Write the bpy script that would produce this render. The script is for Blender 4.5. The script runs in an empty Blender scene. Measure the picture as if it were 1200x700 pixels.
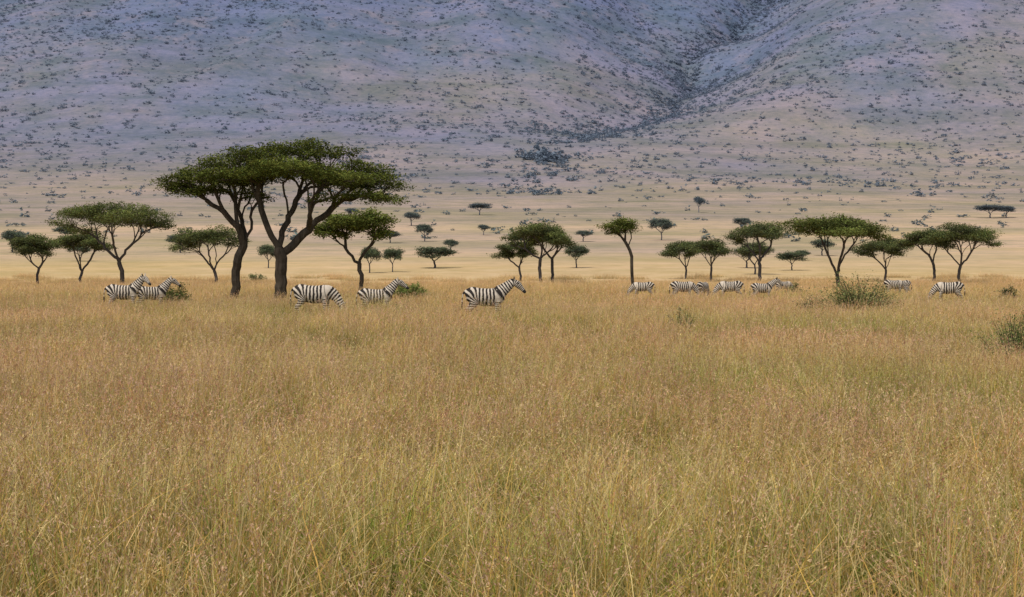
import bpy, math, random
import numpy as np
from mathutils import Vector
R = np.random.RandomState
scene = bpy.context.scene
ROOT = scene.collection

# ------------------------------------------------------------------ noise / terrain
def _h(ix, iy, s):
    n = (ix.astype(np.int64)*374761393 + iy.astype(np.int64)*668265263 + s*1442695041) & 0xffffffff
    n = ((n ^ (n >> 13)) * 1274126177) & 0xffffffff
    return ((n ^ (n >> 16)) & 0xffff)/65535.0
def vn(x, y, s=0):
    x = np.asarray(x, float); y = np.asarray(y, float)
    ix = np.floor(x); iy = np.floor(y); fx = x-ix; fy = y-iy
    fx = fx*fx*(3-2*fx); fy = fy*fy*(3-2*fy)
    ix = ix.astype(np.int64); iy = iy.astype(np.int64)
    a = _h(ix, iy, s); b = _h(ix+1, iy, s); c = _h(ix, iy+1, s); d = _h(ix+1, iy+1, s)
    return (a*(1-fx)+b*fx)*(1-fy)+(c*(1-fx)+d*fx)*fy
def fbm(x, y, s=0, o=4):
    t = 0; a = .5; x = np.asarray(x, float); y = np.asarray(y, float)
    for i in range(o):
        t = t+a*vn(x, y, s+i*17); x = x*2.03; y = y*2.03; a *= .5
    return t/(1-.5**o)
def gully_x(y):
    return 34+(y-1480)*0.29+16*np.sin(y/95.0)+9*np.sin(y/41.0)
def height(x, y):
    x = np.asarray(x, float); y = np.asarray(y, float)
    t = np.clip((y-180)/1320, 0, None)
    z = 70*t**1.3
    z = z + (fbm(x/14, y/14, 3, 3)-.5)*0.2*np.clip((y-5)/60, .2, 1)
    z = z + (fbm(x/160, y/160, 5, 3)-.5)*7*np.clip((y-260)/900, 0, 1)
    off = (fbm(x/420+9, y*0, 8, 3)-.5)*160
    hs = y-1530-off
    ramp = np.maximum((np.sqrt(hs*hs+280**2)+hs)/2-17., 0)
    hz = 0.30*ramp
    m = np.clip(hs/500, 0, 1); m = m*m*(3-2*m)
    rid = 1-np.abs(2*fbm((x-0.28*y)/330, y/1300, 21, 3)-1)
    hz = hz + m*(rid-.7)*60 + m*(fbm(x/90, y/120, 31, 4)-.5)*16 + np.clip(hs/100, 0, 1)*(fbm(x/26, y/34, 41, 3)-.5)*3
    dg = x-gully_x(y)
    hz = hz - np.clip(hs/600, 0, 1)*75*np.exp(-np.abs(dg)/130) + m*55*np.exp(-((dg-300)/190)**2)
    return z+hz
def gz(x, y): return float(height(np.array([x]), np.array([y]))[0])

# ------------------------------------------------------------------ node helpers
def new_mat(name):
    m = bpy.data.materials.new(name); m.use_nodes = True
    nt = m.node_tree; nt.nodes.clear()
    out = nt.nodes.new('ShaderNodeOutputMaterial')
    return m, nt, out
def N(nt, t, **kw):
    return nt.nodes.new(t)
def L(nt, a, b): nt.links.new(a, b)
def mix(nt, fac, a, b, mode='MIX'):
    n = nt.nodes.new('ShaderNodeMix'); n.data_type = 'RGBA'; n.blend_type = mode
    for s, v in ((n.inputs[0], fac), (n.inputs[6], a), (n.inputs[7], b)):
        if isinstance(v, bpy.types.NodeSocket): L(nt, v, s)
        elif isinstance(v, (float, int)): s.default_value = v
        else: s.default_value = (*v, 1)
    return n.outputs[2]
def mrange(nt, v, a, b, c=0., d=1., smooth=False):
    n = nt.nodes.new('ShaderNodeMapRange')
    if smooth: n.interpolation_type = 'SMOOTHSTEP'
    L(nt, v, n.inputs[0])
    for i, q in enumerate((a, b, c, d)): n.inputs[i+1].default_value = q
    return n.outputs[0]
def math_(nt, op, a, b=None):
    n = nt.nodes.new('ShaderNodeMath'); n.operation = op
    for s, v in ((n.inputs[0], a), (n.inputs[1], b)):
        if v is None: continue
        if isinstance(v, bpy.types.NodeSocket): L(nt, v, s)
        else: s.default_value = v
    return n.outputs[0]
def noise(nt, vec, scale, detail=4, rough=.55, stretch=None):
    n = nt.nodes.new('ShaderNodeTexNoise')
    n.inputs['Scale'].default_value = scale; n.inputs['Detail'].default_value = detail
    n.inputs['Roughness'].default_value = rough
    if stretch:
        mp = nt.nodes.new('ShaderNodeMapping'); mp.inputs['Scale'].default_value = stretch
        L(nt, vec, mp.inputs[0]); vec = mp.outputs[0]
    L(nt, vec, n.inputs['Vector'])
    return n.outputs['Fac']
def ramp(nt, fac, stops):
    n = nt.nodes.new('ShaderNodeValToRGB'); cr = n.color_ramp
    while len(cr.elements) > 1: cr.elements.remove(cr.elements[-1])
    cr.elements[0].position = stops[0][0]; cr.elements[0].color = (*stops[0][1], 1)
    for p, c in stops[1:]:
        e = cr.elements.new(p); e.color = (*c, 1)
    L(nt, fac, n.inputs[0]); return n.outputs[0]
def haze_tint(nt, col, amt=1.0, hcol=(.155, .19, .285)):
    """hazy air painted into the base colour, stronger farther up the plain"""
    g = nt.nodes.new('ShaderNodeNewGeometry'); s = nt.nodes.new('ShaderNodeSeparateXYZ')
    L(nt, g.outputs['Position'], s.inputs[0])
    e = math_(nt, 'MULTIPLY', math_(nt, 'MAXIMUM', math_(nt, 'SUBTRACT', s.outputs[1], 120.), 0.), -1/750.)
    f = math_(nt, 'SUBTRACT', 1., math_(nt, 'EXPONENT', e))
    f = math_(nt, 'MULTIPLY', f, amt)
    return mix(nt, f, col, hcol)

# ------------------------------------------------------------------ materials
def mat_ground():
    m, nt, out = new_mat('savanna_ground')
    g = N(nt, 'ShaderNodeNewGeometry'); P = g.outputs['Position']
    s = N(nt, 'ShaderNodeSeparateXYZ'); L(nt, P, s.inputs[0]); Y = s.outputs[1]; X = s.outputs[0]
    big = noise(nt, P, .004, 5, .6)
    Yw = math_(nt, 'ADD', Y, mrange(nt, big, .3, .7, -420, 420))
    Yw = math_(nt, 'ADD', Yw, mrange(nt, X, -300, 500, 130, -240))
    Yn = mrange(nt, Yw, 0, 3000)  # ramp by distance: hazy blue air painted into plain and hill colours
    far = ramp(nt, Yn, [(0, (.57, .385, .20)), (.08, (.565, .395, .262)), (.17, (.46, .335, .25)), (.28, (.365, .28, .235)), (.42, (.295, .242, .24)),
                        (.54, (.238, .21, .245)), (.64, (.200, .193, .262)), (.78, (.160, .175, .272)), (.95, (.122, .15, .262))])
    st = noise(nt, P, .02, 6, .65, (1, .45, 1))
    far = mix(nt, mrange(nt, st, .42, .62, 0, .6), far, mix(nt, 1., far, (.72, .82, .68), 'MULTIPLY'))
    st2 = noise(nt, P, .012, 7, .7, (.35, 1.3, 1))
    far = mix(nt, mrange(nt, st2, .46, .60, 0, .8), far, mix(nt, 1., far, (.72, .79, .72), 'MULTIPLY'))
    st3 = noise(nt, P, .05, 6, .75, (.4, 1.0, 1))
    far = mix(nt, math_(nt, 'MULTIPLY', mrange(nt, st3, .50, .64, 0, .6), mrange(nt, Y, 1500, 900)), far, mix(nt, 1., far, (.66, .76, .58), 'MULTIPLY'))
    hp = noise(nt, P, .0065, 6, .62, (1, .5, .6))
    hillm = mrange(nt, Y, 1100, 1900)
    far = mix(nt, math_(nt, 'MULTIPLY', mrange(nt, hp, .42, .62), math_(nt, 'MULTIPLY', hillm, .5)), far,
              mix(nt, 1., far, (.72, .90, .90), 'MULTIPLY'))
    rk = noise(nt, P, .03, 8, .7, (1, .6, 1))
    far = mix(nt, math_(nt, 'MULTIPLY', mrange(nt, rk, .52, .68), math_(nt, 'MULTIPLY', hillm, .5)), far, (.275, .228, .26))
    sp2 = noise(nt, P, .13, 5, .75)
    far = mix(nt, 1., far, ramp(nt, sp2, [(.3, (.72, .79, .84)), (.5, (1., 1., 1.)), (.7, (1.18, 1.13, 1.10))]), 'MULTIPLY')
    n1 = noise(nt, P, 3.5, 6, .7)
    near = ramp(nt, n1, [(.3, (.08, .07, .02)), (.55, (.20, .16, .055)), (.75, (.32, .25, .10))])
    n2 = noise(nt, P, .25, 5, .65, (1, .5, 1))
    mid = ramp(nt, n2, [(.3, (.42, .30, .12)), (.5, (.54, .38, .18)), (.7, (.62, .45, .25))])
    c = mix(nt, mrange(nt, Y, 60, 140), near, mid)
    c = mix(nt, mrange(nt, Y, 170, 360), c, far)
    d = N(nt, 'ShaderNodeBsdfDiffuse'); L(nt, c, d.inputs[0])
    bp = N(nt, 'ShaderNodeBump'); bp.inputs['Strength'].default_value = .4; bp.inputs['Distance'].default_value = 3
    L(nt, noise(nt, P, .05, 6, .7), bp.inputs['Height']); L(nt, bp.outputs[0], d.inputs['Normal'])
    L(nt, d.outputs[0], out.inputs[0]); return m

def mat_grass():
    m, nt, out = new_mat('grass_blades')
    a = N(nt, 'ShaderNodeAttribute'); a.attribute_name = 'Col'
    g = N(nt, 'ShaderNodeNewGeometry'); P = g.outputs['Position']
    s = N(nt, 'ShaderNodeSeparateXYZ'); L(nt, P, s.inputs[0]); Y = s.outputs[1]
    c = a.outputs['Color']
    n1 = noise(nt, P, .20, 4, .6, (1, .8, 0.01))
    n2 = noise(nt, P, .045, 4, .6, (.7, 1.2, .01))
    gr = math_(nt, 'ADD', mrange(nt, n1, .47, .68, 0, .55), mrange(nt, n2, .49, .62, 0, .6))
    gr = math_(nt, 'ADD', gr, mrange(nt, Y, 9, 20, .3, 0.))
    gr = math_(nt, 'MULTIPLY', math_(nt, 'MINIMUM', gr, 1.), mrange(nt, Y, 85, 160, 1., .2))
    c = mix(nt, gr, c, mix(nt, 1., c, (.70, .90, .58), 'MULTIPLY'))
    n4 = noise(nt, P, .12, 5, .65, (.6, 1.6, .01))
    c = mix(nt, mrange(nt, n4, .46, .62, 0, .85), c, mix(nt, 1., c, (1.08, .89, .98), 'MULTIPLY'))
    c = mix(nt, mrange(nt, Y, 70, 200), c, mix(nt, .5, c, (.68, .48, .27)))
    n3 = noise(nt, P, .6, 4, .65, (1, 1, .01))
    c = mix(nt, 1., c, ramp(nt, n3, [(.3, (.74, .75, .73)), (.5, (1, 1, 1)), (.7, (1.2, 1.18, 1.16))]), 'MULTIPLY')
    n5 = noise(nt, P, .07, 3, .55, (.35, 1.7, .01))
    c = mix(nt, 1., c, ramp(nt, n5, [(.35, (.84, .86, .84)), (.65, (1.14, 1.12, 1.12))]), 'MULTIPLY')
    d = N(nt, 'ShaderNodeBsdfDiffuse'); t = N(nt, 'ShaderNodeBsdfTranslucent')
    L(nt, c, d.inputs[0]); L(nt, c, t.inputs[0])
    x = N(nt, 'ShaderNodeMixShader'); x.inputs[0].default_value = .3
    L(nt, d.outputs[0], x.inputs[1]); L(nt, t.outputs[0], x.inputs[2]); L(nt, x.outputs[0], out.inputs[0])
    return m
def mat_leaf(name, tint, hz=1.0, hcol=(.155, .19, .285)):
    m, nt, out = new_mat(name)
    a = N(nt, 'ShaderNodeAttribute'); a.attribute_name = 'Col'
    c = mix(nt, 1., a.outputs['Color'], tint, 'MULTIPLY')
    c = haze_tint(nt, c, hz, hcol)
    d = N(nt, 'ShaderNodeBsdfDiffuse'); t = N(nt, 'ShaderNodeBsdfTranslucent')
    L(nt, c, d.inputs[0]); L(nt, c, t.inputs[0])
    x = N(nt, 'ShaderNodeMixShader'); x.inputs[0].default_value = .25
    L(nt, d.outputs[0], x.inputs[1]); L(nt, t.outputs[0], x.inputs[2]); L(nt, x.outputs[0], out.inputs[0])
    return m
def mat_bark():
    m, nt, out = new_mat('bark')
    g = N(nt, 'ShaderNodeNewGeometry'); P = g.outputs['Position']
    n = noise(nt, P, 5, 6, .7, (1, 1, .3))
    c = ramp(nt, n, [(.3, (.03, .024, .018)), (.6, (.075, .06, .045)), (.8, (.14, .12, .095))])
    c = haze_tint(nt, c, 1.)
    d = N(nt, 'ShaderNodeBsdfDiffuse'); L(nt, c, d.inputs[0])
    bp = N(nt, 'ShaderNodeBump'); bp.inputs['Strength'].default_value = .6; bp.inputs['Distance'].default_value = .05
    L(nt, n, bp.inputs['Height']); L(nt, bp.outputs[0], d.inputs['Normal'])
    L(nt, d.outputs[0], out.inputs[0]); return m
def mat_zebra():
    m, nt, out = new_mat('zebra_coat')
    a = N(nt, 'ShaderNodeAttribute'); a.attribute_name = 'phase'
    k = N(nt, 'ShaderNodeAttribute'); k.attribute_name = 'dark'
    tc = N(nt, 'ShaderNodeTexCoord')
    w = noise(nt, tc.outputs['Object'], 3.5, 3, .5)
    ph = math_(nt, 'ADD', a.outputs['Fac'], mrange(nt, w, 0, 1, -.5, .5))
    sn = math_(nt, 'SINE', math_(nt, 'MULTIPLY', ph, 2*math.pi))
    f = mrange(nt, sn, -.05, .25)
    wt = mix(nt, noise(nt, tc.outputs['Object'], 9, 4, .6), (.66, .57, .47), (.46, .39, .30))
    c = mix(nt, f, (.022, .017, .014), wt)
    c = mix(nt, k.outputs['Fac'], c, (.03, .025, .022))
    b = N(nt, 'ShaderNodeBsdfPrincipled'); L(nt, c, b.inputs['Base Color']); b.inputs['Roughness'].default_value = .75
    b.inputs['Specular IOR Level'].default_value = .2
    L(nt, b.outputs[0], out.inputs[0]); return m
M_GROUND = mat_ground(); M_GRASS = mat_grass(); M_BARK = mat_bark(); M_ZEB = mat_zebra()
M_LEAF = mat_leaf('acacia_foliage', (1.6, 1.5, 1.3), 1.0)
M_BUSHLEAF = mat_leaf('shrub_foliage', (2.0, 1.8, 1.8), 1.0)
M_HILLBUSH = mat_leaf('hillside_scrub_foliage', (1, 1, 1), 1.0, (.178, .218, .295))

# ------------------------------------------------------------------ mesh helper
def mesh_from(name, V, F, mats, col=None, matidx=None, smooth=False):
    me = bpy.data.meshes.new(name)
    V = np.asarray(V, np.float32); nv = len(V)
    fl = F if isinstance(F, list) else [F]
    tot = []; ls = []; start = 0
    for f in fl:
        f = np.asarray(f, np.int32)
        if len(f) == 0: continue
        k = f.shape[1]
        tot.append(f.ravel()); ls.append(start+np.arange(len(f))*k); start += f.size
    loops = np.concatenate(tot); starts = np.concatenate(ls)
    me.vertices.add(nv); me.vertices.foreach_set('co', V.ravel())
    me.loops.add(len(loops)); me.loops.foreach_set('vertex_index', loops)
    me.polygons.add(len(starts)); me.polygons.foreach_set('loop_start', starts.astype(np.int32))
    if matidx is not None: me.polygons.foreach_set('material_index', np.asarray(matidx, np.int32))
    me.polygons.foreach_set('use_smooth', np.full(len(starts), smooth))
    for m in mats: me.materials.append(m)
    if col is not None:
        a = me.attributes.new('Col', 'FLOAT_COLOR', 'POINT')
        c = np.ones((nv, 4), np.float32); c[:, :3] = col
        a.data.foreach_set('color', c.ravel())
    me.update(calc_edges=True); me.validate()
    return me
def add_obj(name, me, loc=(0, 0, 0), rz=0, sc=1):
    o = bpy.data.objects.new(name, me); o.location = loc; o.rotation_euler = (0, 0, rz)
    o.scale = (sc, sc, sc) if not hasattr(sc, '__len__') else sc
    ROOT.objects.link(o); return o

# ------------------------------------------------------------------ ground sheet
def build_ground():
    ys = np.concatenate([np.arange(-60, 0, 6), np.arange(0, 240, 2.5), np.arange(240, 700, 8), np.arange(700, 1350, 12), np.arange(1350, 3000, 7), np.arange(3000, 3800, 25)])
    u = np.linspace(-1, 1, 520)
    xs = np.sign(u)*(np.abs(u)**1.25)*2000
    X, Y = np.meshgrid(xs, ys)
    Z = height(X, Y)
    V = np.stack([X, Y, Z], -1).reshape(-1, 3)
    nx = len(xs); ny = len(ys)
    i = np.arange((ny-1)*nx).reshape(ny-1, nx)[:, :-1].ravel()
    F = np.stack([i, i+1, i+nx+1, i+nx], 1)
    add_obj('savanna_ground', mesh_from('savanna_ground', V, F, [M_GROUND], smooth=True))
build_ground()

# ------------------------------------------------------------------ scatter via geometry nodes
def src_collection(name, meshes):
    c = bpy.data.collections.new(name)
    for i, me in enumerate(meshes):
        o = bpy.data.objects.new('%s_part_%02d' % (name, i), me); c.objects.link(o)
    return c
def scatter(name, P, rot, scl, idx, coll):
    me = bpy.data.meshes.new(name)
    me.vertices.add(len(P)); me.vertices.foreach_set('co', np.asarray(P, np.float32).ravel())
    a = me.attributes.new('rot', 'FLOAT_VECTOR', 'POINT'); a.data.foreach_set('vector', np.asarray(rot, np.float32).ravel())
    a = me.attributes.new('scl', 'FLOAT_VECTOR', 'POINT'); a.data.foreach_set('vector', np.asarray(scl, np.float32).ravel())
    a = me.attributes.new('idx', 'INT', 'POINT'); a.data.foreach_set('value', np.asarray(idx, np.int32))
    o = add_obj(name, me)
    ng = bpy.data.node_groups.new(name+'_scatter', 'GeometryNodeTree')
    ng.interface.new_socket('Geometry', in_out='INPUT', socket_type='NodeSocketGeometry')
    ng.interface.new_socket('Geometry', in_out='OUTPUT', socket_type='NodeSocketGeometry')
    gi = ng.nodes.new('NodeGroupInput'); go = ng.nodes.new('NodeGroupOutput')
    ci = ng.nodes.new('GeometryNodeCollectionInfo'); ci.inputs[0].default_value = coll
    ci.inputs['Separate Children'].default_value = True; ci.inputs['Reset Children'].default_value = True
    ip = ng.nodes.new('GeometryNodeInstanceOnPoints'); ip.inputs['Pick Instance'].default_value = True
    def na(n, t):
        q = ng.nodes.new('GeometryNodeInputNamedAttribute'); q.data_type = t; q.inputs[0].default_value = n
        return [s for s in q.outputs if s.enabled][0]
    er = ng.nodes.new('FunctionNodeEulerToRotation')
    ng.links.new(na('rot', 'FLOAT_VECTOR'), er.inputs[0]); ng.links.new(er.outputs[0], ip.inputs['Rotation'])
    ng.links.new(na('scl', 'FLOAT_VECTOR'), ip.inputs['Scale'])
    ng.links.new(na('idx', 'INT'), ip.inputs['Instance Index'])
    ng.links.new(gi.outputs[0], ip.inputs['Points']); ng.links.new(ci.outputs[0], ip.inputs['Instance'])
    ng.links.new(ip.outputs[0], go.inputs[0])
    md = o.modifiers.new('scatter', 'NODES'); md.node_group = ng
    return o

# ------------------------------------------------------------------ grass
GREEN0 = np.array([.07, .10, .018]); GREEN1 = np.array([.36, .385, .085])
STRAW = np.array([.78, .505, .16]); PALE = np.array([.88, .67, .34]); SEED = np.array([.56, .30, .18]); PINK = np.array([.74, .48, .34]); OLIVE = np.array([.30, .245, .065])
def grass_patch(name, size, n, hm, w, fgreen, fstalk, seed, headscale=1., nhead=6, stray=0.):
    r = R(seed)
    bx = r.uniform(-size/2, size/2, n); by = r.uniform(-size/2, size/2, n)
    k = max(4, int(size*size*6)); cx = r.uniform(-size/2, size/2, k); cy = r.uniform(-size/2, size/2, k)
    j = r.randint(0, k, n); pull = r.uniform(.2, .9, n)
    bx = bx*(1-pull)+cx[j]*pull; by = by*(1-pull)+cy[j]*pull
    typ = r.rand(n); stalk = typ < fstalk; green = (typ >= fstalk) & (typ < fstalk+fgreen)
    ch = r.uniform(.68, 1.25, k)[j]; caz = r.uniform(-.6, .6, k)[j]
    h = hm*ch*np.where(stalk, r.uniform(.75, 1.35, n), np.where(green, r.uniform(.4, .85, n), r.uniform(.35, .95, n)))
    az = r.normal(0, 1.1, n)+caz+np.where(r.rand(n) < .35, math.pi, 0)
    lean = np.where(stalk, r.gamma(2, .18, n), r.gamma(2.2, .26, n)); lean = np.clip(lean, 0, 1.15)
    st = r.rand(n) < stray; lean = np.where(st, r.uniform(.7, 1.4, n), lean); h = np.where(st, h*1.15, h)
    ww = w*np.where(stalk, .60, np.where(green, 1.2, 1.0))*r.uniform(.6, 1.4, n)
    ts = np.array([0, .35, .7, 1.])
    wt = np.array([1, .9, .65, .15])
    fa = r.uniform(0, math.pi, n); wx = np.cos(fa); wy = np.sin(fa)*.6
    c0 = np.where(green[:, None], GREEN0*1.4, np.where(r.rand(n, 1) < .45, GREEN0*1.4, OLIVE*.7))
    dry = np.where(r.rand(n, 1) < .5, PALE, STRAW)*r.uniform(.55, 1.12, (n, 1))
    c1 = np.where(green[:, None], GREEN1*r.uniform(.6, 1.25, (n, 1)), dry)
    V = np.zeros((n, 4, 2, 3)); C = np.zeros((n, 4, 2, 3))
    ctr = np.zeros((n, 4, 3))
    for q, t in enumerate(ts):
        ctr[:, q, 0] = bx+np.cos(az)*lean*h*t**1.9; ctr[:, q, 1] = by+np.sin(az)*lean*h*t**1.9
        ctr[:, q, 2] = h*t*(1-.35*np.minimum(lean, 1)*t)
        for sgn in (0, 1):
            V[:, q, sgn] = ctr[:, q]; o = (sgn-.5)*ww*wt[q]
            V[:, q, sgn, 0] += o*wx; V[:, q, sgn, 1] += o*wy
            C[:, q, sgn] = c0*(1-min(1, t*1.4))+c1*min(1, t*1.4)
    V = V.reshape(-1, 3); C = C.reshape(-1, 3)
    b = np.arange(n)*8; F = []
    for q in range(3): F.append(np.stack([b+2*q, b+2*q+1, b+2*q+3, b+2*q+2], 1))
    F = np.concatenate(F)
    si = np.where(stalk & (r.rand(n) < .65))[0]; m = len(si)*nhead
    if m:
        ii = np.repeat(si, nhead); t = r.uniform(0, 1, m)**1.3
        p = ctr[ii, 3] - (ctr[ii, 3]-ctr[ii, 2])*(t[:, None]*.85)
        hs = headscale
        p = p+r.normal(0, .005*hs, (m, 3))
        a = r.uniform(0, 2*math.pi, m); ln = r.uniform(.012, .026, m)*hs; wd = r.uniform(.0019, .0036, m)*hs
        tn = ctr[ii, 3]-ctr[ii, 2]; tn /= np.linalg.norm(tn, axis=1)[:, None]
        dirv = np.stack([np.cos(a)*.5, np.sin(a)*.5, r.uniform(-.4, .4, m)], 1)+tn*.8; dirv /= np.linalg.norm(dirv, axis=1)[:, None]
        sv = np.cross(dirv, r.normal(0, 1, (m, 3))); sv /= np.linalg.norm(sv, axis=1)[:, None]+1e-9
        q = np.stack([p, p+dirv*ln[:, None]*.5+sv*wd[:, None], p+dirv*ln[:, None], p+dirv*ln[:, None]*.5-sv*wd[:, None]], 1).reshape(-1, 3)
        tone = np.repeat(r.rand(len(si), 1), nhead, 0)
        cc = np.where(tone < .4, SEED, np.where(tone < .85, PINK, PALE))*r.uniform(.75, 1.15, (m, 1))
        f = len(V)+np.arange(m*4).reshape(-1, 4)
        V = np.concatenate([V, q]); C = np.concatenate([C, np.repeat(cc, 4, 0)]); F = np.concatenate([F, f])
    return mesh_from(name, V, F, [M_GRASS], col=C)
def field(name, y0, y1, step, patches, seed, hw=.31, margin=4, fade=None):
    r = R(seed)
    ys = np.arange(y0, y1, step); pts = []
    for y in ys:
        half = hw*y+margin
        xs = np.arange(-half, half, step)
        pts.append(np.stack([xs, np.full(len(xs), y)], 1))
    p = np.concatenate(pts); p += r.uniform(-.45, .45, p.shape)*step
    if fade:
        keep = r.rand(len(p)) > np.clip((p[:, 1]-fade[0])/(fade[1]-fade[0]), 0, 1); p = p[keep]
    z = height(p[:, 0], p[:, 1])
    n = len(p)
    big = fbm(p[:, 0]/5, p[:, 1]/5, 77, 3)
    s = (.52+.92*big)*r.uniform(.80, 1.2, n)
    s = np.clip(s, .55, 1.4)
    rot = np.zeros((n, 3)); rot[:, 2] = r.normal(0, .55, n)+np.where(r.rand(n) < .2, math.pi, 0)
    xy = r.uniform(.95, 1.15, n)
    scatter(name, np.column_stack([p, z]), rot, np.column_stack([xy, xy, s]), r.randint(0, len(patches), n), src_collection(name+'_tufts', patches))
front = [grass_patch('front_tuft_%d' % i, 1.1, 480, .80, .0092, .32, .26, 50+i, 1.15, 11, .11) for i in range(7)]
near = [grass_patch('near_tuft_%d' % i, 1.3, 600, .68, .0082, .26, .26, 100+i, 1.4, 10, .06) for i in range(6)]
mid = [grass_patch('mid_tuft_%d' % i, 2.2, 640, .66, .013, .20, .27, 200+i, 2.1, 5, .03) for i in range(5)]
farp = [grass_patch('far_tuft_%d' % i, 4.2, 580, .64, .028, .16, .25, 300+i, 3.6, 2) for i in range(4)]
field('foreground_grass', 5, 16, .85, front, 4, margin=3)
field('tall_grass', 15, 34, 1.02, near, 1, margin=3)
field('savanna_grass', 33, 84, 1.8, mid, 2, margin=6)
field('plain_grass', 82, 225, 3.6, farp, 3, margin=12, fade=(150, 225))

# ------------------------------------------------------------------ leaves
def leaf_quads(r, centers, per, sig, size, base, flat=.6, tone=None):
    n = len(centers)*per
    c = np.repeat(centers, per, 0)+r.normal(0, 1, (n, 3))*np.array([sig, sig, sig*flat])
    a = r.uniform(0, 2*math.pi, n); up = r.normal(0, .55, (n, 3))+np.array([0, 0, 1.]); up /= np.linalg.norm(up, axis=1)[:, None]
    d = np.stack([np.cos(a), np.sin(a), r.normal(0, .35, n)], 1); d = d-up*(d*up).sum(1)[:, None]; d /= np.linalg.norm(d, axis=1)[:, None]
    s = np.cross(up, d); L_ = size*r.uniform(.6, 1.4, (n, 1)); W_ = L_*r.uniform(.3, .6, (n, 1))
    q = np.stack([c-d*L_*.5, c+s*W_*.5, c+d*L_*.5, c-s*W_*.5], 1).reshape(-1, 3)
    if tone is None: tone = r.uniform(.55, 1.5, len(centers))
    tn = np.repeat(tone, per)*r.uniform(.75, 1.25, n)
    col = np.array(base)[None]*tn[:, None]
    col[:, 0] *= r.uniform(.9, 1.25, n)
    return q, np.arange(n*4).reshape(-1, 4), np.repeat(col, 4, 0)

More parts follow.
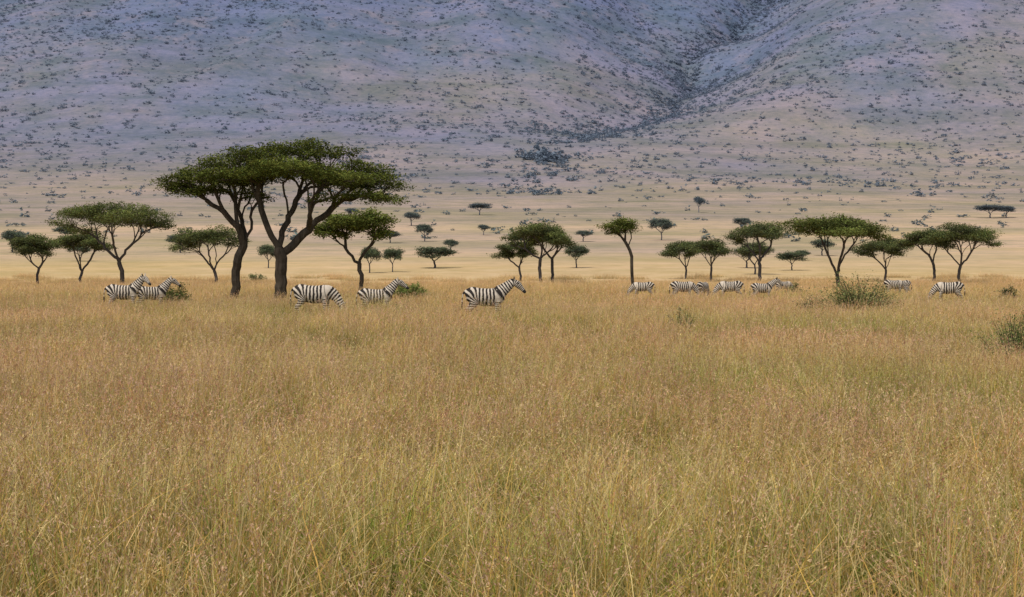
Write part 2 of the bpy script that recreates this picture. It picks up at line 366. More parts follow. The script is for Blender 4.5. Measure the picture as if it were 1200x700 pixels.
# ------------------------------------------------------------------ acacia generator
def resample(pts, step):
    pts = np.array(pts, float); out = [pts[0]]
    P = np.vstack([2*pts[0]-pts[1], pts, 2*pts[-1]-pts[-2]])
    for i in range(1, len(P)-2):
        n = max(2, int(np.linalg.norm(P[i+1]-P[i])/step))
        for k in range(1, n+1):
            t = k/n
            out.append(.5*((2*P[i])+(-P[i-1]+P[i+1])*t+(2*P[i-1]-5*P[i]+4*P[i+1]-P[i+2])*t*t+(-P[i-1]+3*P[i]-3*P[i+1]+P[i+2])*t**3))
    return np.array(out)
def acacia(name, seed, trunks, pads, r0, ntar=120, leaf=.16, clumps=10, per=16, sides=7, base=(.070, .092, .024)):
    r = R(seed)
    P = []; par = []; plen = []; dirs = []; chains = []
    def add_chain(start, pts):
        ids = [start] if start >= 0 else []
        prev = start
        for p in pts:
            P.append(np.array(p)); par.append(prev)
            if prev >= 0:
                v = P[-1]-P[prev]; l = np.linalg.norm(v); plen.append(plen[prev]+l); dirs.append(v/(l+1e-9))
            else: plen.append(0.); dirs.append(np.array([0, 0, 1.]))
            prev = len(P)-1; ids.append(prev)
        chains.append(ids)
    for root, pl in trunks:
        q = resample(pl, .3); q[1:] += r.normal(0, .035, (len(q)-1, 3))
        if root: add_chain(-1, q)
        else:
            A = np.array(P); s = int(np.argmin(np.linalg.norm(A-q[0], axis=1))); add_chain(s, q[1:])
    ntr = len(P)
    pads = np.array(pads, float)
    area = pads[:, 3]*pads[:, 4]; w = area/area.sum()
    T = []
    for k in range(ntar):
        i = r.choice(len(pads), p=w); a = r.uniform(0, 2*math.pi); rr = math.sqrt(r.rand())*.92
        x, y, z, rx, ry, rz = pads[i]
        T.append([x+math.cos(a)*rr*rx, y+math.sin(a)*rr*ry, z-rz*.35+r.uniform(-.3, .4)*rz])
    T = np.array(T)
    A = np.array(P)
    order = np.argsort([np.min(np.linalg.norm(A-t, axis=1)) for t in T])
    zmin = 0.42*np.min(pads[:, 2])
    tips = []
    for k in order:
        t = T[k]; A = np.array(P); v = t-A; d = np.linalg.norm(v, axis=1)+1e-6
        hor = np.linalg.norm(v[:, :2], axis=1)
        D = np.array(dirs); cosang = (v*D).sum(1)/d
        cost = d*(1+.45*(1-cosang)) + .42*np.array(plen) + 2.0*np.maximum(0, .35*hor-v[:, 2]) + np.where(A[:, 2] < zmin, 50, 0)
        i = int(np.argmin(cost)); Ld = d[i]
        if Ld < .12: tips.append(i); continue
        c1 = A[i]+D[i]*Ld*.3+np.array([0, 0, .10*Ld])
        c2 = t-np.array([v[i][0]*.25, v[i][1]*.25, .02*Ld])
        n = max(2, int(Ld/.35)); q = []
        for s in range(1, n+1):
            u = s/n; p = (1-u)**3*A[i]+3*(1-u)**2*u*c1+3*(1-u)*u*u*c2+u**3*t
            if s < n: p = p+r.normal(0, .04*min(1, Ld), 3)
            q.append(p)
        add_chain(i, q); tips.append(len(P)-1)
    cnt = np.zeros(len(P))
    for i in tips: cnt[i] += 1
    for i in range(len(P)-1, -1, -1):
        if par[i] >= 0: cnt[par[i]] += cnt[i]
    cmax = max(cnt.max(), 1)
    rad = r0*np.maximum(cnt/cmax, .0)**.5; rad = np.maximum(rad, r0*.045)
    A = np.array(P)
    for i in range(ntr):
        if A[i, 2] < .8: rad[i] *= 1+.25*(1-A[i, 2]/.8)
    V = []; F = []
    ang = np.arange(sides)/sides*2*math.pi
    base_i = 0
    for ids in chains:
        if len(ids) < 2: continue
        pts = A[ids]; rr = rad[ids].copy()
        if par[ids[1]] == ids[0] and ids[0] != 0: rr[0] = min(rr[0], rr[1]*1.15)
        tg = np.gradient(pts, axis=0); tg /= np.linalg.norm(tg, axis=1)[:, None]+1e-9
        S = np.array([1., 0, 0]) if abs(tg[0][0]) < .9 else np.array([0, 1., 0])
        for p, t, q in zip(pts, tg, rr):
            S = S-t*np.dot(S, t); S /= np.linalg.norm(S)+1e-9; B = np.cross(t, S)
            V.append(p+q*(np.cos(ang)[:, None]*S+np.sin(ang)[:, None]*B))
        n = len(pts)
        for a in range(n-1):
            o = base_i+a*sides; j = np.arange(sides); jn = (j+1) % sides
            F.append(np.stack([o+j, o+jn, o+sides+jn, o+sides+j], 1))
        base_i += n*sides
    V = np.concatenate(V); F = np.concatenate(F); nb = len(F)
    C = []; tone = []
    nc = int(clumps*len(pads)*6)
    ptone = r.uniform(.75, 1.3, len(pads))
    for k in range(nc):
        i = r.choice(len(pads), p=w); x, y, z, rx, ry, rz = pads[i]
        a = r.uniform(0, 2*math.pi); rr = r.rand()**.5
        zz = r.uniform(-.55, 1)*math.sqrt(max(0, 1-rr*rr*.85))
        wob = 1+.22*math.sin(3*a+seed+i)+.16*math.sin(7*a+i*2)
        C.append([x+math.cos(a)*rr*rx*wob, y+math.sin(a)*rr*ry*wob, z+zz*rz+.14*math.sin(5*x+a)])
        tone.append((.42+.9*(zz+.55)/1.55)*r.uniform(.65, 1.4)*ptone[i])  # painted shading: lit pad tops lighter, shaded undersides darker
    tp = A[tips]; C = np.vstack([np.array(C), tp+r.normal(0, .12, tp.shape)]); tone = np.concatenate([tone, r.uniform(.5, 1.0, len(tp))])
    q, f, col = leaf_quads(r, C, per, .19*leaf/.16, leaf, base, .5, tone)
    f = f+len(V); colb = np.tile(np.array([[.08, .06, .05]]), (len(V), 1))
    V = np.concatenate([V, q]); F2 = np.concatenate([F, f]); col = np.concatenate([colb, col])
    mi = np.concatenate([np.zeros(nb), np.ones(len(f))])
    return mesh_from(name, V, F2, [M_BARK, M_LEAF], col=col, matidx=mi)

def auto_pads(r, W, H, T, off, drop=.35, n=11):
    pads = []; Rr = W/2
    sk = r.uniform(-.25, .25)
    for k in range(n):
        a = k*2.399+r.uniform(-.5, .5); q = math.sqrt((k+.5)/n)*.76
        rx = Rr*r.uniform(.24, .46); x = off+math.cos(a)*q*Rr; y = math.sin(a)*q*Rr*.85
        z = H-T*.26-(q**2)*T*drop*1.3+r.uniform(-.32, .12)*T+sk*T*math.cos(a)*q
        rz = T*r.uniform(.16, .30)
        pads.append((x, y, min(z, H-rz), rx, rx*.9, rz))
    for s in (-1, 1, -1, 1):
        pads.append((off+s*Rr*r.uniform(.25, .85), r.uniform(-.5, .5)*Rr, H-T*r.uniform(.6, 1.0), Rr*r.uniform(.18, .32), Rr*.28, T*.13))
    return pads
def auto_acacia(name, seed, H, W, T, off=0, forks=2, fork=.35, r0=None, ntar=90, leaf=.17, clumps=7, per=14, lean=0, base=(.070, .092, .024), drop=.35):
    r = R(seed); pads = auto_pads(r, W, H, T, off, drop)
    zf = H*fork; ztop = H-T*1.05
    tr = [(True, [(0, 0, -.15), (lean*.3+r.uniform(-.2, .2), 0, zf*.5), (lean*.6, r.uniform(-.1, .1), zf)])]
    for k in range(forks):
        a = (k/forks)*2*math.pi+r.uniform(-.3, .3)+(0 if forks == 2 else .5)
        dx = math.cos(a)*W*.17*r.uniform(.7, 1.3); dy = math.sin(a)*W*.15
        tr.append((False, [(lean*.6, 0, zf), (lean*.6+off*.3+dx*r.uniform(.35, .7), dy*.5, zf+(ztop-zf)*.5), (off*.7+dx*1.25, dy, ztop)]))
    return acacia(name, seed, tr, pads, r0 or H*.025, ntar, leaf, clumps, per, 6, base)

def P3(lst, r, dep):
    return [(x, r.uniform(-1, 1)*dep, z, rx, rx*.95, rz) for x, z, rx, rz in lst]
r_ = R(5)
padsA = P3([(-1.46, 8.45, 1.8, .5), (.5, 8.85, 1.9, .45), (2.7, 8.45, 1.7, .45), (4.6, 7.75, 1.6, .5), (6.1, 6.75, 1.2, .42), (1.1, 7.6, 2.2, .55),
            (3.5, 6.95, 1.9, .5), (-1.0, 7.3, 1.7, .5), (4.9, 6.15, 1.5, .35), (2.6, 6.05, 1.2, .3), (6.0, 6.0, 1.0, .28), (-2.2, 7.6, 1.3, .45), (5.3, 7.1, 1.5, .45), (1.7, 8.9, 1.0, .3), (-.6, 8.95, .9, .28)], r_, 1.6)
padsA += [(0, 2.6, 7.9, 2.0, 1.8, .55), (3, 2.8, 7.4, 2.0, 1.8, .55), (1, -2.6, 7.7, 2.0, 1.8, .45), (3.6, -2.4, 7.1, 1.8, 1.7, .45), (-1.2, -2.0, 7.4, 1.5, 1.5, .4)]
meA = acacia('acacia_a', 11, [
    (True, [(0, 0, -.2), (-.03, 0, 1.3), (-.02, 0, 2.6), (-.15, 0, 3.3)]),
    (False, [(-.15, 0, 3.3), (-.75, -.1, 4.3), (-1.1, .2, 5.4), (-1.5, .2, 6.4)]),
    (False, [(-.05, 0, 2.8), (.7, .3, 3.5), (1.5, .3, 4.3), (2.3, .5, 5.0), (3.1, .5, 5.7)]),
    (False, [(-.15, 0, 3.3), (.1, .6, 4.4), (.6, 1.1, 5.6), (.9, 1.4, 6.6)]),
    (False, [(1.5, .3, 4.3), (1.7, -.8, 5.1), (2.0, -1.6, 6.1)]),
], padsA, .34, 320, .15, 17, 18, 9)
add_obj('acacia_tree', meA, (-13.1, 97, gz(-13.1, 97)))
padsB = P3([(-3.3, 7.1, 1.15, .35), (-1.9, 7.45, 1.5, .42), (-.4, 8.0, 1.7, .5), (.6, 7.2, 1.6, .5), (-1.6, 6.65, 1.5, .38), (1.0, 6.3, 1.2, .35), (-2.6, 6.5, 1.1, .28), (.9, 8.3, 1.3, .45), (-3.4, 6.75, .9, .25)], r_, 1.3)
padsB += [(-.5, 2.2, 7.3, 1.7, 1.5, .45), (-.8, -2.0, 7.2, 1.7, 1.5, .4)]
meB = acacia('acacia_b', 12, [
    (True, [(0, 0, -.2), (.02, 0, 1.3), (.2, 0, 2.5), (.65, 0, 3.7)]),
    (False, [(.65, 0, 3.7), (1.0, .1, 4.7), (.9, .2, 5.7)]),
    (False, [(.55, 0, 3.4), (.2, -.3, 4.5), (-.6, -.4, 5.3), (-1.5, -.4, 6.0)]),
    (False, [(.65, 0, 3.7), (.3, .6, 4.9), (-.2, 1.0, 6.1)]),
], padsB, .25, 190, .15, 16, 18, 9)
add_obj('acacia_tree', meB, (-16.0, 98.5, gz(-16, 98.5)))

# x, y, H, W, T, off, forks, fork, lean, seed, ntar, clumps
TREES = [
 (-38.8, 170, 8.8, 11.8, 3.3, -1.1, 3, .30, -.5, 21, 150, 19),
 (-50.2, 181, 5.7, 5.6, 2.4, -.6, 2, .33, 0, 22, 70, 10),
 (-47.0, 186, 6.0, 5.8, 2.3, .1, 3, .25, .2, 23, 70, 10),
 (-32.3, 186, 6.7, 7.6, 2.9, -1.0, 3, .25, -.3, 24, 90, 13),
 (-10.7, 120, 6.1, 5.5, 2.0, -.3, 2, .38, -.1, 25, 90, 11),
 (3.2, 184, 6.9, 6.8, 2.7, -.5, 2, .42, -.3, 26, 90, 12),
 (4.4, 188, 6.4, 5.2, 2.2, -.2, 2, .45, 0, 27, 60, 9),
 (.9, 192, 4.8, 4.6, 1.8, -.5, 2, .4, -.2, 28, 60, 8),
 (29.0, 200, 7.7, 6.9, 3.2, -.2, 3, .30, 0, 30, 90, 13),
 (33.0, 232, 4.3, 4.6, 1.8, 0, 2, .3, 0, 31, 50, 8),
 (21.6, 212, 4.7, 5.0, 1.9, -.4, 3, .3, 0, 32, 60, 9),
 (23.6, 202, 5.1, 5.0, 2.0, 0, 3, .35, 0, 33, 60, 9),
 (28.6, 150, 6.9, 8.9, 2.3, .0, 3, .22, 0, 34, 120, 16),
 (43.8, 200, 5.3, 6.8, 2.2, -.1, 3, .28, 0, 35, 80, 11),
 (48.8, 186, 6.8, 8.6, 2.6, .4, 3, .30, .1, 36, 110, 15),
 (47.0, 190, 6.3, 5.2, 2.1, -.9, 2, .4, -.2, 37, 70, 10),
]
for (x, y, H, W, T, off, fk, fr, ln, sd, nt_, cl) in TREES:
    me = auto_acacia('acacia_%d' % sd, sd, H, W, T, off, fk, fr, None, nt_, .19, cl, 14, ln)
    add_obj('acacia_tree', me, (x, y, gz(x, y)))
meL = acacia('acacia_slender', 40, [
    (True, [(0, 0, -.2), (.03, 0, 1.4), (-.02, 0, 2.8), (-.25, 0, 3.6), (-.7, 0, 4.3)]),
    (False, [(-.25, 0, 3.6), (0, .2, 4.2), (-.1, .3, 4.8)]),
], [(-1.0, 0, 5.15, 1.1, 1.0, .4), (-.5, .2, 5.3, .9, .9, .35), (-1.5, -.1, 4.95, .8, .8, .3), (-.1, 0, 4.95, .7, .7, .3), (-.9, -.3, 4.75, .9, .8, .28)], .12, 50, .14, 10, 14, 7)
add_obj('acacia_tree', meL, (8.75, 125, gz(8.75, 125)))
small = [auto_acacia('acacia_small_%d' % i, 60+i, 4.2, 5.2, 1.9, 0, 3, .33, .13, 50, .26, 5, 12, 0, (.062, .085, .03)) for i in range(5)]
SM = [(-37.4, 262, 3.6, 3.2), (-20, 240, 3.7, 3.2), (-17, 243, 3.7, 3.0), (-12, 262, 3.4, 6), (-12.6, 350, 3, 3.6), (-22, 430, 4.4, 4.5), (-33, 560, 4.5, 6.6),
      (-12.7, 670, 5.2, 8.3), (9.8, 262, 3.6, 3.8), (18, 430, 3.0, 4.8), (38.5, 440, 5.6, 6), (-103, 352, 4.6, 6), (-68, 350, 4.2, 5.2), (-97, 345, 3.6, 4.2), (51, 300, 2, 3),
      (-76, 300, 3.0, 4), (82, 750, 7, 6), (196, 700, 6, 11), (204, 705, 5, 9), (60, 330, 3.4, 5), (-30, 420, 3, 5), (36, 262, 3.2, 5), (41, 250, 3.0, 4),
      (-110, 420, 4, 6), (-60, 640, 4, 6), (70, 520, 4, 6), (-8, 480, 3, 4)]
for i, (x, y, H, W) in enumerate(SM):
    add_obj('acacia_tree', small[i % 5], (x, y, gz(x, y)-.05), (i*1.3) % 6.28, (W/5.2, W/5.2, H/4.2))

# ------------------------------------------------------------------ shrubs
def shrub(name, seed, W, H, nst, nleaf, leaf, base, mat):
    r = R(seed); V = []; F = []; cen = []; bi = 0
    for k in range(nst):
        a = r.uniform(0, 6.283); sp = r.uniform(.1, 1)**.7; tip = np.array([math.cos(a)*W/2*sp, math.sin(a)*W/2*sp, H*r.uniform(.45, 1)*(1-.45*sp*sp)])
        b = np.array([tip[0]*.15, tip[1]*.15, -.05]); mid_ = (b+tip)/2+np.array([-tip[0]*.05, -tip[1]*.05, H*.14])+r.normal(0, .05*H, 3)
        rr = .012*H
        pts = [(1-t)**2*b+2*t*(1-t)*mid_+t*t*tip for t in (0, .33, .66, 1)]
        for p, q in zip(pts, (1, .8, .5, .15)):
            for s in range(3):
                an = s*2.094; V.append(p+rr*q*np.array([math.cos(an), math.sin(an), 0]))
        for j in range(3):
            for s in range(3):
                o = bi+j*3; F.append((o+s, o+(s+1) % 3, o+3+(s+1) % 3, o+3+s))
        bi += 12
        for t in r.uniform(.3, 1.05, nleaf): cen.append((1-t)**2*b+2*t*(1-t)*mid_+t*t*tip+r.normal(0, .05*H, 3))
    q, f, col = leaf_quads(r, np.array(cen), 5, .05*H, leaf, base, .9)
    nb = len(F); V = np.array(V); col = np.concatenate([np.tile([[.12, .09, .06]], (len(V), 1)), col])
    return mesh_from(name, np.concatenate([V, q]), np.concatenate([np.array(F), f+len(V)]), [M_BARK, mat], col=col, matidx=[0]*nb+[1]*len(f))
SH = [('shrub', 13.7, 68, 3.8, 2.0, 100, 12, .08, (.09, .115, .042), 71), ('shrub', 14.9, 70, 2.2, 1.4, 46, 11, .08, (.085, .11, .04), 72), ('shrub', 12.2, 69, 1.8, 1.2, 36, 10, .08, (.10, .11, .05), 82),
      ('shrub', -16.6, 84, 2.0, 1.5, 60, 14, .09, (.045, .065, .02), 73), ('shrub', -6.6, 110, 2.8, 1.3, 60, 16, .13, (.085, .125, .035), 74),
      ('shrub', 5.2, 52, 1.1, 1.1, 24, 9, .05, (.10, .12, .05), 75), ('shrub', 10.4, 35.5, 1.5, 1.4, 55, 13, .045, (.08, .115, .036), 76),
      ('shrub', 11.3, 37, 1.6, 1.35, 55, 13, .045, (.08, .115, .036), 77), ('shrub', 28.5, 98, 1.3, 1.15, 40, 14, .1, (.05, .065, .03), 78),
      ('shrub', -30, 200, 2.5, 1.4, 30, 12, .15, (.07, .1, .03), 79), ('shrub', 19.5, 118, 1.6, 1.1, 30, 12, .1, (.08, .1, .04), 80),
      ('shrub', -4.2, 64, .9, .9, 20, 8, .05, (.10, .12, .05), 81)]
for nme, x, y, W, H, ns, nl, lf, bs, sd in SH:
    add_obj(nme, shrub('shrub_%d' % sd, sd, W, H, ns, nl, lf, bs, M_BUSHLEAF), (x, y, gz(x, y)))

# ------------------------------------------------------------------ hillside scrub (one instanced mass)
def blob_bush(name, seed, nc, per, leaf, base, flat):
    r = R(seed); c = r.normal(0, .36, (nc, 3)); c[:, 2] = np.abs(c[:, 2])*flat+.15
    q, f, col = leaf_quads(r, c, per, .14, leaf, base, .8)
    return mesh_from(name, q, f, [M_HILLBUSH], col=col)
hb = [blob_bush('scrub_%d' % i, 400+i, 8, 8, .38, (.10, .14, .09), .7) for i in range(5)]
r = R(9)
n = 190000
X = r.uniform(-1200, 1200, n); Y = r.uniform(900, 3000, n)
dg = np.abs(X-gully_x(Y))
dens = .22+.40*np.clip((fbm(X/150, Y/230, 51, 4)-.40)*3., 0, 1)+.35*np.clip((fbm(X/40, Y/55, 55, 3)-.5)*3, 0, 1)
dens = dens*np.clip((Y-900)/950, .02, 1)**1.3+.7*np.exp(-dg/22)*(Y > 1550)+.45*np.exp(-dg/110)*(Y > 1600)
keep = (r.rand(n) < dens*.6) & (np.abs(X) < .34*Y+60); X = X[keep]; Y = Y[keep]; dg = dg[keep]
sz = r.gamma(2.2, .68, len(X))+.8; sz = np.clip(sz, .9, 5.5)*(1+.7*np.exp(-dg/25))
m_ = 30; tx = r.normal(29, 7, m_); ty = r.normal(1400, 12, m_); ts = r.uniform(6, 11, m_)
m2 = 70; wy = r.uniform(1000, 1600, m2); wx = 30+(wy-1450)*.05+r.normal(0, 12, m2)+12*np.sin(wy/50); ws = r.uniform(2.5, 6, m2)
m3 = 650; px_ = r.uniform(-420, 420, m3); py_ = r.uniform(420, 1350, m3); ps = r.uniform(.9, 1.8, m3)**2
X = np.concatenate([X, tx, wx, px_]); Y = np.concatenate([Y, ty, wy, py_]); sz = np.concatenate([sz, ts, ws, ps])
Z = height(X, Y)-.05*sz; n = len(X)
rot = np.zeros((n, 3)); rot[:, 2] = r.uniform(0, 6.28, n)
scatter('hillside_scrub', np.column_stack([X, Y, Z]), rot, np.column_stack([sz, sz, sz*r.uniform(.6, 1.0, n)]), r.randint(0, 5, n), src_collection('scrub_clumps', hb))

# ------------------------------------------------------------------ zebras
def resample_u(A, u):
    k = len(A); E = np.vstack([2*A[0]-A[1], A, 2*A[-1]-A[-2]]); out = []
    for q in u:
        i = min(int(q), k-2); t = q-i; a, b, c, d = E[i], E[i+1], E[i+2], E[i+3]
        out.append(.5*(2*b+(-a+c)*t+(2*a-5*b+4*c-d)*t*t+(-a+3*b-3*c+d)*t**3))
    return np.array(out)
def loft(V, F, path, dims, seg=14, S0=(0, 1, 0)):
    path = np.array(path, float); dims = np.array(dims, float)
    k = len(path); nn = (k-1)*4+1; u = np.linspace(0, k-1, nn)
    P = resample_u(path, u); D = resample_u(dims, u); D = np.maximum(D, .006)
    tg = np.gradient(P, axis=0); tg /= np.linalg.norm(tg, axis=1)[:, None]
    S = np.array(S0, float); b0 = len(V); an = np.arange(seg)/seg*2*math.pi
    for p, t, d in zip(P, tg, D):
        S = S-t*np.dot(S, t); S /= np.linalg.norm(S); U = np.cross(t, S)
        for a in an: V.append(p+U*d[0]*math.cos(a)+S*d[1]*math.sin(a))
    for i in range(nn-1):
        o = b0+i*seg
        for j in range(seg): F.append((o+j, o+(j+1) % seg, o+seg+(j+1) % seg, o+seg+j))
    V.append(P[0]); c0 = len(V)-1; V.append(P[-1]); c1 = len(V)-1
    for j in range(seg):
        F.append((c0, b0+(j+1) % seg, b0+j)); o = b0+(nn-1)*seg; F.append((c1, o+j, o+(j+1) % seg))
    return P
def zebra_mesh(name, pose, stride, turn=0.):
    V = []; F = []
    loft(V, F, [(-.74, 0, 1.03), (-.69, 0, 1.04), (-.52, 0, 1.03), (-.3, 0, .985), (-.05, 0, .945), (.2, 0, .945), (.42, 0, .985), (.58, 0, 1.01), (.68, 0, 1.02)],
         [(.06, .05), (.20, .16), (.295, .25), (.305, .275), (.325, .295), (.325, .28), (.315, .235), (.26, .18), (.13, .10)], 18)
    if pose == 'up':
        nk = [(.42, 0, 1.06), (.58, 0, 1.18), (.74, 0, 1.36), (.87, .0, 1.52), (.95, .0, 1.62)]; nd = [(.22, .17), (.21, .135), (.155, .095), (.12, .08), (.085, .07)]
        hd = [(.92, 0, 1.62), (1.0, 0, 1.585), (1.10, 0, 1.52), (1.21, 0, 1.44), (1.32, 0, 1.355), (1.38, 0, 1.30), (1.41, 0, 1.27)]
    elif pose == 'level':
        nk = [(.42, 0, 1.06), (.60, 0, 1.16), (.79, 0, 1.31), (.94, 0, 1.43), (1.02, 0, 1.51)]; nd = [(.22, .17), (.205, .135), (.155, .095), (.12, .08), (.085, .07)]
        hd = [(1.0, 0, 1.51), (1.08, 0, 1.47), (1.17, 0, 1.39), (1.27, 0, 1.29), (1.36, 0, 1.19), (1.41, 0, 1.13), (1.43, 0, 1.10)]
    else:
        nk = [(.42, 0, 1.03), (.60, 0, .98), (.78, 0, .84), (.92, 0, .66), (1.00, 0, .54)]; nd = [(.22, .17), (.20, .135), (.15, .095), (.12, .08), (.085, .07)]
        hd = [(1.0, 0, .56), (1.05, 0, .48), (1.07, 0, .37), (1.06, 0, .25), (1.05, 0, .13), (1.04, 0, .06), (1.03, 0, .03)]
    hdim = [(.07, .06), (.115, .088), (.125, .088), (.09, .068), (.066, .055), (.06, .052), (.03, .03)]
    if turn:
        nk = [(x, turn*.18*max(0, (x-.45)/.5), z) for x, y, z in nk]
        h0 = np.array(hd[0]); n_ = []
        c, s = math.cos(turn), math.sin(turn)
        for p in hd:
            d = np.array(p)-h0; n_.append((nk[-1][0]-.03+d[0]*c, nk[-1][1]+d[0]*s, p[2]))
        hd = n_
    neckP = loft(V, F, nk, nd, 14); headP = loft(V, F, hd, hdim, 14)
    h0 = np.array(hd[0]); hdir = np.array(hd[3])-h0; hdir /= np.linalg.norm(hdir)
    side = np.cross([0, 0, 1.], hdir); side /= np.linalg.norm(side); upv = np.cross(hdir, side)
    eyes = []
    for s in (-1, 1):
        e0 = h0+upv*.05+side*s*.055
        dirn = upv*.8-hdir*.45+side*s*.35; dirn /= np.linalg.norm(dirn)
        if pose == 'up' or pose == 'level': dirn = np.array([0, 0, 1.])*.8+side*s*.3-hdir*.15; dirn /= np.linalg.norm(dirn)
        loft(V, F, [e0, e0+dirn*.05, e0+dirn*.11, e0+dirn*.17], [(.025, .03), (.032, .035), (.028, .03), (.008, .008)], 8)
        ey = np.array(hd[2])*.6+np.array(hd[1])*.4+side*s*.083+upv*.04; eyes.append(ey)
        loft(V, F, [ey-hdir*.022, ey, ey+hdir*.022], [(.01, .01), (.022, .02), (.01, .01)], 8)
    mp = []; md = []
    for i, q in enumerate(np.linspace(0, len(neckP)-1, 7).astype(int)):
        t = neckP[min(q+1, len(neckP)-1)]-neckP[max(q-1, 0)]; t /= np.linalg.norm(t)
        u = np.array([-t[2], 0, t[0]]); u /= np.linalg.norm(u)
        rad = np.interp(q/(len(neckP)-1)*(len(nd)-1), range(len(nd)), [d[0] for d in nd])
        mp.append(neckP[q]+u*(rad+.015)); md.append((.055 if i > 0 else .02, .022))
    mp.append(mp[-1]+hdir*.07); md.append((.03, .018))
    maneP = loft(V, F, mp, md, 8)
    legs = []
    for (sx, sy), k in zip(((1, 1), (1, -1), (-1, 1), (-1, -1)), stride):
        y = .135*sy
        if sx > 0:
            p = [(.40, .11*sy, 1.0), (.43+k*.1, y, .78), (.44+k*.45, y, .46), (.42+k*.9, y*.95, .25), (.43+k*1.1, y*.95, .12), (.46+k*1.15, y*.95, .04), (.47+k*1.15, y*.95, .0)]
            d = [(.17, .07), (.115, .08), (.055, .05), (.034, .033), (.042, .04), (.058, .052), (.06, .055)]
        else:
            p = [(-.50, .10*sy, 1.02), (-.42+k*.1, y*1.1, .80), (-.50+k*.3, y, .61), (-.61+k*.6, y, .47), (-.585+k*.9, y, .28), (-.57+k*1.1, y, .12), (-.535+k*1.15, y, .04), (-.53+k*1.15, y, 0)]
            d = [(.22, .10), (.18, .10), (.105, .07), (.058, .045), (.037, .035), (.044, .042), (.058, .052), (.06, .055)]
        legs.append((sx, loft(V, F, p, d, 10, (0, 1, 0))))
    tail = loft(V, F, [(-.70, 0, 1.20), (-.79, 0, 1.12), (-.84, 0, .95), (-.85, .01, .78), (-.85, .02, .62), (-.84, .02, .48)], [(.035, .035), (.03, .03), (.022, .022), (.025, .025), (.042, .042), (.012, .012)], 8)
    me = bpy.data.meshes.new(name+'_cage'); me.from_pydata([tuple(v) for v in V], [], F); me.update()
    tmp = bpy.data.objects.new(name+'_cage', me); ROOT.objects.link(tmp)
    m1 = tmp.modifiers.new('r', 'REMESH'); m1.mode = 'VOXEL'; m1.voxel_size = .0165
    m2_ = tmp.modifiers.new('s', 'SMOOTH'); m2_.factor = .5; m2_.iterations = 4
    dg_ = bpy.context.evaluated_depsgraph_get(); out = bpy.data.meshes.new_from_object(tmp.evaluated_get(dg_))
    bpy.data.objects.remove(tmp); out.name = name
    nv = len(out.vertices); co = np.zeros(nv*3); out.vertices.foreach_get('co', co); co = co.reshape(-1, 3)
    def dist_line(L_):
        d = np.linalg.norm(co[:, None, :]-L_[None], axis=2); return d.min(1)
    torso = np.stack([np.linspace(-.25, .36, 30), np.zeros(30), np.full(30, .96)], 1)
    axis = np.vstack([torso, neckP[3:], headP[2:]])
    sl = np.concatenate([[0], np.cumsum(np.linalg.norm(np.diff(axis, axis=0), axis=1))])
    per_ = np.where(np.arange(len(axis)) < 30, .128, np.where(np.arange(len(axis)) < 30+len(neckP)-3, .10, .06))
    ph = np.concatenate([[0], np.cumsum(np.diff(sl)/per_[1:])])
    d = np.linalg.norm(co[:, None, :]-axis[None], axis=2); dm = d.min(1)[:, None]
    w = np.exp(-(d**2-dm**2)/.05**2); phase = -(w*ph).sum(1)/w.sum(1)
    zp = .70; xr = -.25
    th = np.arctan2(np.maximum(xr-co[:, 0], 0), np.maximum(co[:, 2]-zp, 1e-4))
    rear = co[:, 0] < xr
    phr = th*.42/.14
    phr = np.where(co[:, 2] < zp, math.pi/2*.42/.14+(zp-co[:, 2])/.085, phr)
    dh = np.minimum(dist_line(legs[2][1]), dist_line(legs[3][1])); df = np.minimum(dist_line(legs[0][1]), dist_line(legs[1][1]))
    phase = np.where(rear | ((co[:, 2] < .62) & (dh < .12) & (co[:, 0] < .1)), phr, phase)
    t = np.clip((.82-co[:, 2])/.16, 0, 1)*np.clip((.17-df)/.05, 0, 1)*(~rear); t = np.where(dh < df, 0, t)
    phase = phase*(1-t)+(-(.65/.128)-(.8-co[:, 2])/.08)*t
    nose = headP[-1]
    dark = np.clip((.155-np.linalg.norm(co-nose, axis=1))/.03, 0, 1)
    for e in eyes: dark = np.maximum(dark, np.clip((.038-np.linalg.norm(co-e, axis=1))/.01, 0, 1))
    dark = np.maximum(dark, (co[:, 2] < .055)*1.*(np.minimum(dh, df) < .12))
    dt = dist_line(tail); dark = np.maximum(dark, ((dt < .06) & (co[:, 2] < .78) & (co[:, 0] < -.78))*1.)
    for an_, vv in (('phase', phase), ('dark', dark)):
        a = out.attributes.new(an_, 'FLOAT', 'POINT'); a.data.foreach_set('value', vv.astype(np.float32))
    out.materials.clear(); out.materials.append(M_ZEB)
    out.polygons.foreach_set('use_smooth', np.ones(len(out.polygons), bool)); out.update()
    return out
z_up = zebra_mesh('zebra_up', 'up', (.12, -.14, -.16, .14))
z_up2 = zebra_mesh('zebra_alert', 'up', (.0, .05, -.05, .06), turn=-.7)
z_lv = zebra_mesh('zebra_level', 'level', (.15, -.12, -.16, .10))
z_gr = zebra_mesh('zebra_grazing', 'graze', (.16, -.06, -.12, .08))
D = math.radians
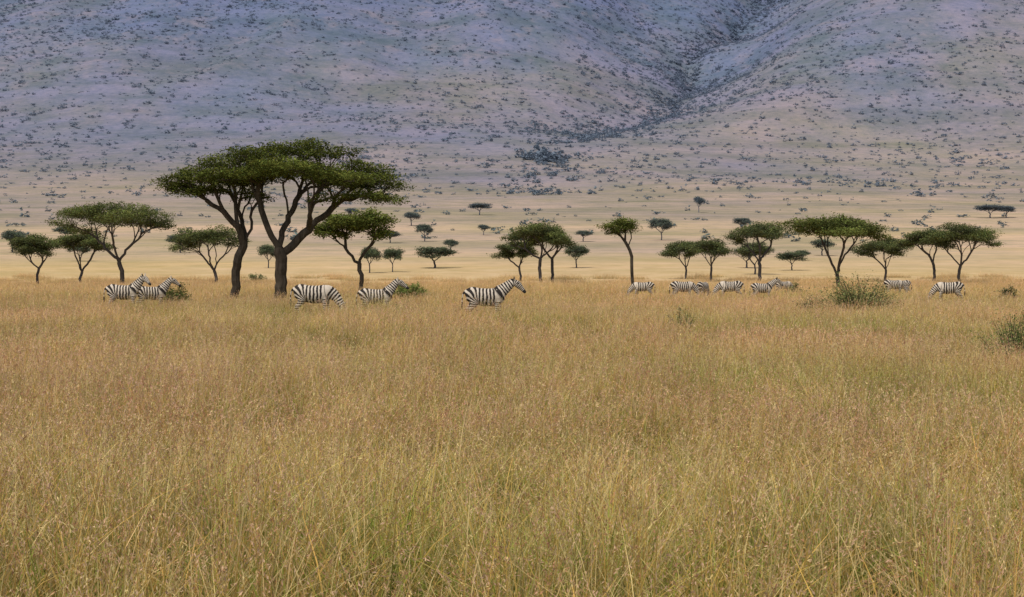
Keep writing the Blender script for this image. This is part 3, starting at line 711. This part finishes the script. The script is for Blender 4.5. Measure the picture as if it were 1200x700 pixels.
ZE = [(z_lv, -1.0, 65, 0, 1.06), (z_up, -5.65, 71, 4, .96), (z_gr, -7.9, 68, -4, 1.1),
      (z_up2, -18.0, 79, 2, 1.04), (z_up, -16.9, 80, 14, .97),
      (z_gr, 8.6, 112, 170, .92), (z_gr, 10.6, 106, 8, .98), (z_gr, 12.2, 109, 60, .95), (z_gr, 13.7, 107, 176, 1.0), (z_lv, 15.4, 105, 4, .90), (z_gr, 19.4, 122, 20, .85),
      (z_gr, 24.6, 96, 172, 1.0), (z_gr, 26.4, 118, 15, .95), (z_gr, 27.6, 121, 190, .9)]
for me, x, y, a, s in ZE:
    add_obj('zebra', me, (x, y, gz(x, y)), D(a), s)

# ------------------------------------------------------------------ light
EL, AZ = math.radians(58), math.radians(215)
w = bpy.data.worlds.new('World'); scene.world = w; w.use_nodes = True
nt = w.node_tree; bg = nt.nodes['Background']
sky = nt.nodes.new('ShaderNodeTexSky'); sky.sky_type = 'NISHITA'; sky.sun_disc = False
sky.sun_elevation = EL; sky.sun_rotation = AZ; sky.dust_density = 4; sky.altitude = 1500
hsv = nt.nodes.new('ShaderNodeHueSaturation'); hsv.inputs['Saturation'].default_value = .45
nt.links.new(sky.outputs[0], hsv.inputs['Color']); nt.links.new(hsv.outputs[0], bg.inputs[0]); bg.inputs[1].default_value = .15
sd = bpy.data.lights.new('sun', 'SUN'); sd.energy = 2.8; sd.angle = math.radians(10); sd.color = (1, .94, .85)
so = bpy.data.objects.new('sun', sd); ROOT.objects.link(so)
dv = Vector((math.sin(AZ)*math.cos(EL), math.cos(AZ)*math.cos(EL), math.sin(EL)))
so.rotation_euler = dv.to_track_quat('Z', 'Y').to_euler()

# ------------------------------------------------------------------ camera
cd = bpy.data.cameras.new('camera'); cd.lens = 60; cd.sensor_width = 36; cd.clip_end = 8000; cd.clip_start = .1
co_ = bpy.data.objects.new('camera', cd); ROOT.objects.link(co_)
co_.location = (0, 0, 2.2); co_.rotation_euler = (math.radians(90-1.09), 0, 0)
scene.camera = co_
scene.view_settings.view_transform = 'Standard'; scene.view_settings.look = 'None'; scene.view_settings.exposure = 0
